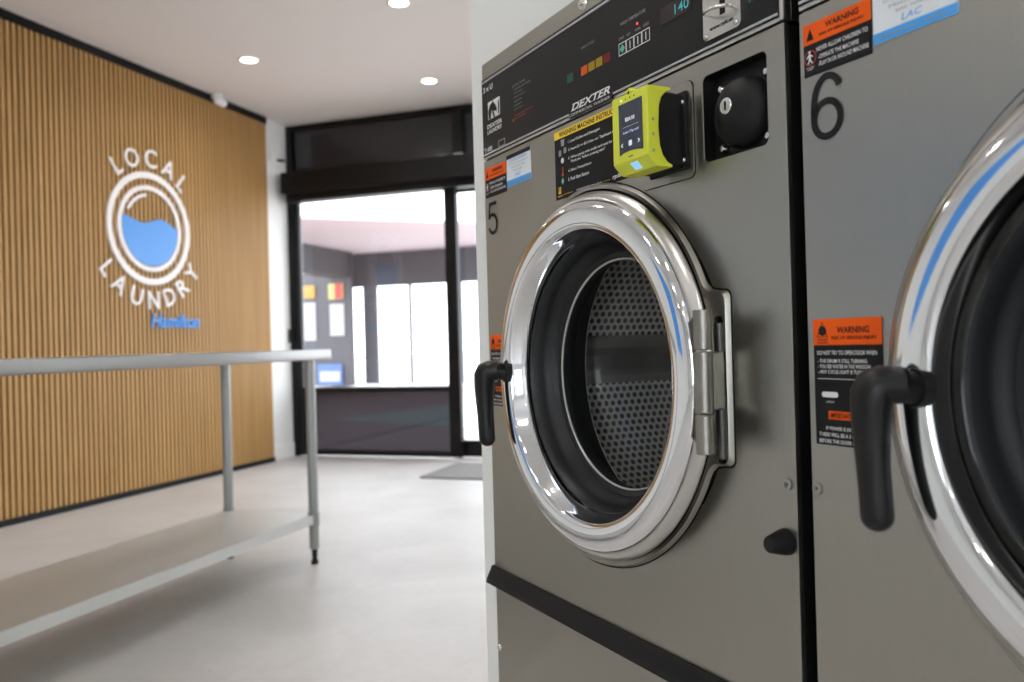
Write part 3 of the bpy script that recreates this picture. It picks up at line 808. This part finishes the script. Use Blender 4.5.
    for lpp in bk.loops: lpp[uvl].uv = (lpp.vert.co.x, lpp.vert.co.z)
    fr_ = ringv(.198, W0)
    for i in range(nseg):
        j = (i + 1) % nseg; fc = b.faces.new((rg[0][i], fr_[i], fr_[j], rg[0][j]))
        for lpp in fc.loops: lpp[uvl].uv = (0, 0)
    dm = P('drum', b, 'drum', t)
    for q in dm.data.polygons: q.use_smooth = len(q.vertices) == 4
    for a_ in (pi * .985, pi * .985 + 2 * pi / 3, pi * .985 + 4 * pi / 3):      # lifters
        b = bmesh.new()
        def lf(rr, tt, ww):
            c_, s_ = cos(a_), sin(a_)
            return W(DC[0] + rr * c_ - tt * s_, DC[1] + rr * s_ + tt * c_, ww)
        prism(b, [(RD - .003, -.040), (RD - .003, .040), (RD - .05, .022), (RD - .062, .012), (RD - .062, -.012), (RD - .05, -.022)], W0 - .004, W1 + .004, f=lf)
        P('lifter', b, 'band_steel', dm)
    # ---- stickers and fittings
    b = bmesh.new(); 
    for pts_, cl in DIGITS[number]: stroke(b, pts_, .0064 if number == '6' else .0058, .0008, cl)
    P('machine_number', b, 'black_print')
    e = .0006
    def sticker(name, u0_, z0_, u1_, z1_, m): 
        q = bmesh.new(); prism(q, rrect(u0_, z0_, u1_, z1_, .001, 3), .0001, e, f=W); return P(name, q, m)
    st = sticker('warning_sticker', .005, 1.1405, .080, 1.189, 'black_print')
    b = bmesh.new(); quad(b, .005, 1.1700, .080, 1.189, e + .0003); P('orange_band', b, 'orange', st)
    b = bmesh.new(); flat(b, [(.009, 1.1735), (.0175, 1.1735), (.01325, 1.1845)], e + .0006); P('warning_triangle', b, 'black_print', st)
    b = bmesh.new()
    put_text(b, 'WARNING', (.0310, 1.1795, .0675, 1.1852), w=e + .0006, bold=.02); put_text(b, 'RISK OF SERIOUS INJURY', (.024, 1.1735, .073, 1.1768), w=e + .0006, bold=.02)
    P('black_lettering', b, 'black_print', st)
    b = bmesh.new()
    put_text(b, 'NEVER ALLOW CHILDREN TO', (.0205, 1.1610, .0765, 1.1650), w=e + .0006, bold=.006)
    put_text(b, '-OPERATE THE MACHINE', (.0225, 1.1535, .067, 1.1575), w=e + .0006, bold=.006); put_text(b, '-PLAY IN OR AROUND MACHINE', (.0225, 1.1470, .077, 1.1510), w=e + .0006, bold=.006)
    lathe(b, (.0125, 1.1625), [(0, e + .0007), (.0013, e + .0007)], n=10)
    for p_ in ([(.0115, 1.161), (.0135, 1.161), (.0140, 1.156), (.0115, 1.156)], [(.0135, 1.1605), (.0165, 1.1585), (.0165, 1.1575), (.0135, 1.159)], [(.0115, 1.1605), (.0085, 1.158), (.009, 1.157), (.012, 1.159)],
               [(.0130, 1.1565), (.0160, 1.1525), (.015, 1.152), (.0120, 1.1555)], [(.0118, 1.1565), (.0098, 1.152), (.011, 1.152), (.0128, 1.1555)]): flat(b, p_, e + .0007)
    put_text(b, 'CHILDREN', (.0085, 1.1480, .0175, 1.1492), w=e + .0006); put_text(b, 'ALERT', (.0095, 1.1462, .0165, 1.1474), w=e + .0006)
    P('white_lettering', b, 'white_print', st)
    b = bmesh.new(); lathe(b, (.0127, 1.1575), [(.0063, e + .0004), (.0070, e + .0004)], n=28); P('red_circle', b, 'red_print', st)
    st = sticker('service_sticker', .0815, 1.1465, .159, 1.1952, 'sticker_white')
    b = bmesh.new(); quad(b, .0815, 1.1465, .159, 1.1555, e + .0003); put_text(b, 'LAC', (.109, 1.1585, .128, 1.1640), w=e + .0004, shear=.2); put_text(b, 'LOCAL LAUNDRY', (.092, 1.1830, .149, 1.1872), w=e + .0004, shear=.1); P('blue_band', b, 'sky_blue', st)
    b = bmesh.new(); quad(b, .0815, 1.1888, .159, 1.1952, e + .0003); P('dark_band', b, 'black_print', st)
    b = bmesh.new(); put_text(b, 'localappliances.com.au  1800 000 111', (.0855, 1.1490, .155, 1.1525), w=e + .0006, bold=.01)
    for i, s in enumerate(('For service or repairs please call', 'Machine No', 'Serial  number')): put_text(b, s, (.092 + i * .006, 1.1775 - i * .0052, .150 - i * .008, 1.1805 - i * .0052), w=e + .0006)
    P('print', b, 'grey_print', st)
    lo_, hi_ = (.7985, .9145)
    st = sticker('door_warning_sticker', .007, lo_, .082, hi_, 'black_print')
    b = bmesh.new(); quad(b, .007, .8905, .082, hi_, e + .0003); P('orange_band', b, 'orange', st)
    b = bmesh.new(); quad(b, .0225, .8225, .0490, .8300, e + .0003); P('important_tag', b, 'orange', st)
    b = bmesh.new()
    put_text(b, 'WARNING', (.0345, .9010, .0690, .9070), w=e + .0006, bold=.02); put_text(b, 'RISK OF SERIOUS INJURY', (.0285, .8945, .077, .8985), w=e + .0006, bold=.02)
    put_text(b, 'DRUM', (.0125, .8945, .0235, .8962), w=e + .0006, bold=.02); put_text(b, 'SPINNING', (.0115, .8918, .0245, .8935), w=e + .0006, bold=.02)
    b2 = bmesh.new(); put_text(b2, 'IMPORTANT', (.0250, .8238, .0470, .8287), w=e + .0006, bold=.02); P('important_lettering', b2, 'black_print', st)
    P('black_lettering', b, 'black_print', st)
    b = bmesh.new(); lathe(b, (.018, .9035), [(0, e + .0006), (.0046, e + .0006)], n=20); P('drum_icon', b, 'black_print', st)
    b = bmesh.new(); stroke(b, [(.0122, .8980), (.0238, .8980), (.018, .9115)], .0012, e + .0008, True); P('triangle_icon', b, 'black_print', st)
    b = bmesh.new()
    put_text(b, 'DO NOT TRY TO OPEN DOOR WHEN', (.0115, .8815, .0765, .8853), w=e + .0006, bold=.006)
    for i, s in enumerate(('- THE DRUM IS STILL TURNING', '- YOU SEE WATER IN THE WINDOW', '- ANY CYCLE LIGHT IS TURNED ON')): put_text(b, s, (.0120, .8742 - i * .0050, .066 + .004 * i, .8776 - i * .0050), w=e + .0006, bold=.006)
    P('rule_lettering', b, 'white_print', st)
    b = bmesh.new(); put_text(b, 'OPEN', (.0205, .8375, .0290, .8392), w=e + .0006); P('open_lettering', b, 'white_print', st)
    b = bmesh.new()
    put_text(b, 'IF POWER IS INTERRUPTED', (.0195, .8125, .069, .8158), w=e + .0006, bold=.01)
    put_text(b, 'THERE WILL BE A 3 MINUTE DELAY', (.0115, .8065, .077, .8100), w=e + .0006, bold=.01); put_text(b, 'BEFORE THE DOOR CAN OPEN', (.0115, .8005, .069, .8040), w=e + .0006, bold=.01)
    P('white_lettering', b, 'white_print', st)
    b = bmesh.new(); quad(b, .0115, .8592, .0765, .8597, e + .0006); P('white_rule', b, 'white_print', st)
    b = bmesh.new(); flat(b, rrect(.0155, .8425, .034, .8475, .0022), e + .0006); P('handle_icon', b, 'white_print', st)
    # instruction sticker
    st = sticker('instruction_sticker', .2295, 1.1007, .412, 1.1962, 'black_print')
    b = bmesh.new(); quad(b, .2295, 1.1855, .412, 1.1962, e + .0003)
    P('yellow_band', b, 'yellow', st)
    b = bmesh.new(); put_text(b, 'LI', (.2385, 1.1085, .2445, 1.1180), w=e + .0006, bold=.06); put_text(b, 'DEXTER', (.2355, 1.1040, .2490, 1.1062), w=e + .0006); P('yellow_lettering', b, 'yellow', st)
    for a_, c_ in ((.251, .275), (.351, .365)):
        b = bmesh.new(); quad(b, a_, 1.1057, c_, 1.1061, e + .0006); P('yellow_rule', b, 'yellow', st)
    b = bmesh.new(); put_text(b, 'WASHING MACHINE INSTRUCTIONS', (.2430, 1.1873, .4040, 1.1943), w=e + .0006, bold=.022); P('heading', b, 'black_print', st)
    b = bmesh.new()
    for s, u0_, z_, u1_ in (('1. Load Clothes and Detergent', .2665, 1.1733, .345), ('2. Insert $1 or $2 Coins -or- Tap/Insert Card', .2665, 1.1622, .385), ('3. When paying with credit card wait for', .2660, 1.1508, .372),
                            ('Thank you "before pressing start"', .2715, 1.1452, .3555), ('4. Select Temperature', .2650, 1.1335, .3225), ('5. Push Start Button', .2645, 1.1223, .3165)):
        put_text(b, s, (u0_, z_, u1_, z_ + .0047), w=e + .0006, bold=.014)
    put_text(b, 'SERVICED BY  www.rpls.au', (.2845, 1.1048, .347, 1.1075), w=e + .0006, bold=.01)
    b2 = bmesh.new(); put_text(b2, 'rpls', (.370, 1.1035, .389, 1.1105), w=e + .0006, bold=.03, shear=.2); P('service_logo', b2, 'white_print', st)
    P('white_lettering', b, 'white_print', st)
    b = bmesh.new(); lathe(b, (.2505, 1.1536), [(0, e + .0007), (.0040, e + .0007)], n=20); P('card_icon', b, 'white_print', st)
    for pp in ([(.2485, 1.1735), (.2555, 1.1735), (.257, 1.183), (.247, 1.183)], rrect(.2408, 1.1605, .2478, 1.1690, .002), rrect(.2540, 1.1625, .2615, 1.1705, .002)):
        b = bmesh.new(); flat(b, pp, e + .0006); P('grey_icon', b, 'grey_print', st)
    b = bmesh.new(); flat(b, rrect(.2493, 1.1335, .2517, 1.1445, .001), e + .0006); lathe(b, (.2505, 1.1340), [(0, e + .0007), (.0026, e + .0007)], n=14); P('thermometer_icon', b, 'red_print', st)
    b = bmesh.new(); flat(b, [(.2460, 1.1250), (.2498, 1.1200), (.2536, 1.1250), (.2498, 1.1300)], e + .0006); P('start_icon', b, 'green_print', st)
    # panel screws and door stop
    for u, z in ((.6505, .7553), (.0070, .7565)):
        b = bmesh.new(); lathe(b, (u, z), [(0, .0016), (.0026, .0018), (.0030, .0030), (.0052, .0024), (.0060, .0002)], n=24); s_ = P('screw', b, 'panel_screw', t, 35)
        b = bmesh.new(); box(b, (u - .0016, z - .0004, .0015), (u + .0016, z + .0004, .0020), W); box(b, (u - .0004, z - .0016, .0015), (u + .0004, z + .0016, .0020), W); P('cross_recess', b, 'black_print', s_)
    b = bmesh.new(); lathe(b, (.6455, .6985), [(0, .0235), (.0070, .0235), (.0082, .0222), (.0128, .0045), (.0132, .0)], n=32); P('door_stop', b, 'matte_black', t, 35)
    # ---- payment reader
    if reader:
        b = bmesh.new(); prism(b, rrect(.432, 1.079, .5275, 1.1865, .008), 0, .0022, f=W)
        bp_ = b
        hs = bmesh.new(); box(hs, (.4575, 1.0905, .001), (.5150, 1.1735, .046), W, bev=.004, seg=3); box(hs, (.452, 1.0885, .0022), (.5205, 1.1760, .006), W, bev=.0015)
        rd = P('payment_reader', hs, 'matte_black', t, 40); rd['label'] = 'lime-green card payment reader on black housing'
        P('mounting_plate', bp_, 'steel', rd)
        q = bmesh.new(); prism(q, rrect(.4312, 1.0782, .5283, 1.1873, .0085), .0001, .0008, f=W); P('plate_edge', q, 'black_print', rd)
        b = bmesh.new()
        zc_, hh = 1.1325, .0435
        side = [(.0585, 1.1010), (.0570, 1.0985), (.0470, 1.0890), (.0440, 1.0885), (.0255, 1.0885), (.0255, 1.0915), (.0320, 1.0940), (.0385, 1.1015), (.0420, 1.112), (.0435, zc_), (.0420, 1.155), (.0385, 1.1645), (.0320, 1.1710), (.0255, 1.1730), (.0255, 1.1765), (.0575, 1.1765), (.0585, 1.1750)]
        prism(b, side, .4545, .5205, f=lambda w_, z_, u_: W(u_, z_, w_))
        prism(b, [(.478, 1.176), (.498, 1.176), (.4945, 1.1785), (.489, 1.1815), (.486, 1.1815), (.481, 1.1785)], .035, .0585, f=W)
        o = P('lime_cover', b, 'lime', rd); bv = o.modifiers.new('bevel', 'BEVEL'); bv.width = .0018; bv.segments = 3; bv.limit_method = 'ANGLE'; bv.angle_limit = radians(40)
        b = bmesh.new()
        flat(b, [(.468, 1.1085), (.4765, 1.1105), (.4875, 1.1115), (.5, 1.1105), (.512, 1.1085), (.512, 1.1660), (.468, 1.1660)], .0590); P('screen', b, 'screen', rd)
        b = bmesh.new(); put_text(b, '$4.00', (.4845, 1.1440, .4985, 1.1490), w=.0595, bold=.02); quad(b, .481, 1.1445, .4835, 1.149, .0595)
        put_text(b, '<', (.472, 1.1165, .4755, 1.1220), w=.0595, bold=.03); put_text(b, '>', (.5035, 1.1165, .507, 1.1220), w=.0595, bold=.03); flat(b, rrect(.4865, 1.1165, .4925, 1.1225, .001), .0595)
        quad(b, .476, 1.1385, .505, 1.1388, .0595); P('screen_lettering', b, 'screen_text', rd)
        b = bmesh.new(); put_text(b, 'Insert / Tap card', (.4765, 1.1305, .505, 1.1342), w=.0595, bold=.03); P('screen_message', b, 'screen_text_blue', rd)
        b = bmesh.new()
        for i in range(3): lathe(b, (.482 + i * .008, 1.1700), [(0, .0592), (.0011, .0592)], n=10)
        lathe(b, (.488, 1.1755), [(0, .0592), (.0018, .0592)], n=10); P('face_marks', b, 'black_print', rd)
        b = bmesh.new(); put_text(b, 'nayax', (.4850, 1.1035, .4935, 1.1057), w=.0592, bold=.02); P('face_lettering', b, 'black_print', rd)
        b = bmesh.new(); lathe(b, (.4735, 1.1700), [(0, .0592), (.0016, .0592)], n=10); P('status_light', b, 'led_white', rd)
        b = bmesh.new(); prism(b, [(.0560, 1.0982), (.0490, 1.0915), (.0494, 1.0908), (.0566, 1.0977)], .4840, .4975, f=lambda w_, z_, u_: W(u_, z_, w_)); P('blue_light', b, 'led_blue', rd)
        for z_ in (1.1035, 1.1215, 1.1375):
            b = bmesh.new(); box(b, (.5203, z_, .0500), (.5206, z_ + .0035, .0528), W); P('side_mark', b, 'grey_print', rd)
        for z_ in (1.099, 1.1635):
            b = bmesh.new(); lathe(b, (.5160, z_), [(0, .0090), (.0018, .0086), (.0028, .0072), (.0030, .0058)], n=16); P('screw', b, 'screw', rd, 40)
    return t
machine('5', 'stainless steel front-load washing machine numbered 5 with lime card reader beside white wall', 0.0)
machine('6', 'stainless steel front-load washing machine with black numeral 6 and two warning stickers', PITCH)

# ------------------------------------------------------------------ outside
bm = bmesh.new(); box(bm, (-26, YD + .07, -.12), (22, 16.3, -.005)); struct('ground_deck', bm, 'deck')
bm = bmesh.new(); box(bm, (-30, -40, -.12), (30, YB - .2, -.02)); struct('ground_street', bm, 'pave')
bm = bmesh.new(); box(bm, (-40, 16.31, -.14), (30, 70, -.02)); struct('ground_paving', bm, 'pave')
bm = bmesh.new(); prism(bm, [(-5.55, 9.2), (-3.4, 8.3), (-2.6, 9.9), (-4.9, 11.6)], -.0045, .004); struct('ground_patch', bm, 'green_mat')

ZS = 3.2
cn = thing('canopy_roof', 'pale pinkish flat canopy ceiling over the walkway outside the door', 'canopy', (-8.0, 15.5, ZS))
def cf(x, y, z): return Vector((x + 8.0, y - 15.5, z - ZS))
bm = bmesh.new(); prism(bm, [(-12.0, 9.2), (-8.21, 12.63), (-6.15, 14.41), (-1.7, 18.3), (-10.5, 18.25), (-10.5, 9.0)], ZS, ZS + .05, f=cf)
link('soffit', bm, 'soffit', cn)

YA = 18.2
ar = thing('arcade_building', 'dark arcade with tall bright openings across the walkway outside', 'building', (-8.5, YA, 0))
def af(x, y, z): return Vector((x + 8.5, y - YA, z))
bm = bmesh.new(); box(bm, (-10.6, YA, 2.38), (3, YA + .1, ZS), f=af); link('beam', bm, 'shop_dark', ar)
for x0, x1 in ((-10.0, -9.63), (-8.78, -8.71), (-7.68, -7.4), (-5.6, -5.3)):
    bm = bmesh.new(); box(bm, (x0, YA - .02, 0), (x1, YA + .06, 2.43), f=af); link('pillar', bm, 'shop_grey', ar)
sh = thing('shopfront', 'dark grey shopfront with lit signs and panels, seen through the entrance glass', 'shop', (-9.9, 14.0, 0))
def shf(x, y, z): return Vector((x + 9.9, y - 14.0, z))
bm = bmesh.new(); box(bm, (-10.6, 8, 2.6), (-10.05, 17.7, 3.2), f=shf); box(bm, (-10.3, 8, 0), (-10.05, 15.35, 2.6), f=shf)
box(bm, (-10.3, 15.3, -.004), (-10.05, 17.58, .02), f=shf); link('wall', bm, 'shop_dark', sh)
bm = bmesh.new(); box(bm, (-14.6, 17.66, 0), (-10.05, 17.8, 3.2), f=shf); link('back_wall', bm, 'shop_grey', sh)
for nm, x0, z0, x1, z1, m in (('display_panel', -11.32, 1.10, -11.02, 2.02, 'lit_white'), ('display_panel', -10.60, 1.2, -10.24, 1.96, 'lit_white')):
    bm = bmesh.new(); box(bm, (x0, 17.62, z0), (x1, 17.68, z1), f=shf); link(nm, bm, m, sh)
def flat_sign(name, lab, cat, x0, z0, x1, z1, m):
    bm = bmesh.new(); box(bm, (x0, 17.60, z0), (x1, 17.65, z1), bev=.01); return tag(link(name, bm, m), lab, cat)
flat_sign('shop_sign', 'small all-orange lit sign in the shop window outside', 'sign', -11.30, 2.13, -11.02, 2.44, 'lit_orange')
sn = flat_sign('shop_sign', 'small lit sign, half yellow and half red, in the shop window outside', 'sign', -10.62, 2.08, -10.24, 2.45, 'lit_yellow')
bm = bmesh.new(); box(bm, (-10.44, 17.585, 2.085), (-10.235, 17.602, 2.445)); link('red_half', bm, 'lit_red', sn)
ps = flat_sign('window_poster', 'low blue and white poster at the foot of the shop outside', 'poster', -10.98, .02, -10.30, .52, 'poster_blue')
bm = bmesh.new(); box(bm, (-10.90, 17.588, .10), (-10.36, 17.602, .34)); link('white_panel', bm, 'lit_white', ps)

# ------------------------------------------------------------------ world and view
wd = bpy.data.worlds.new('sky'); scene.world = wd; wd.use_nodes = True
bg = wd.node_tree.nodes['Background']; bg.inputs['Color'].default_value = (.90, .95, 1, 1); bg.inputs['Strength'].default_value = 6.0
sl = bpy.data.lights.new('sun', 'SUN'); sl.energy = 5.0; sl.angle = radians(3); so = bpy.data.objects.new('sun', sl); COL.objects.link(so)
so.rotation_euler = (0, radians(30), 0); so.location = (0, 20, 20)

vs = scene.view_settings
scene.display_settings.display_device = 'sRGB'
vs.view_transform = 'Standard'; vs.look = 'None'; vs.exposure = -.12; vs.gamma = 1; vs.use_curve_mapping = False
try:
    scene.cycles.use_denoising = True; scene.cycles.sample_clamp_indirect = 6
    scene.cycles.max_bounces = 10; scene.cycles.transparent_max_bounces = 12
except Exception:
    pass
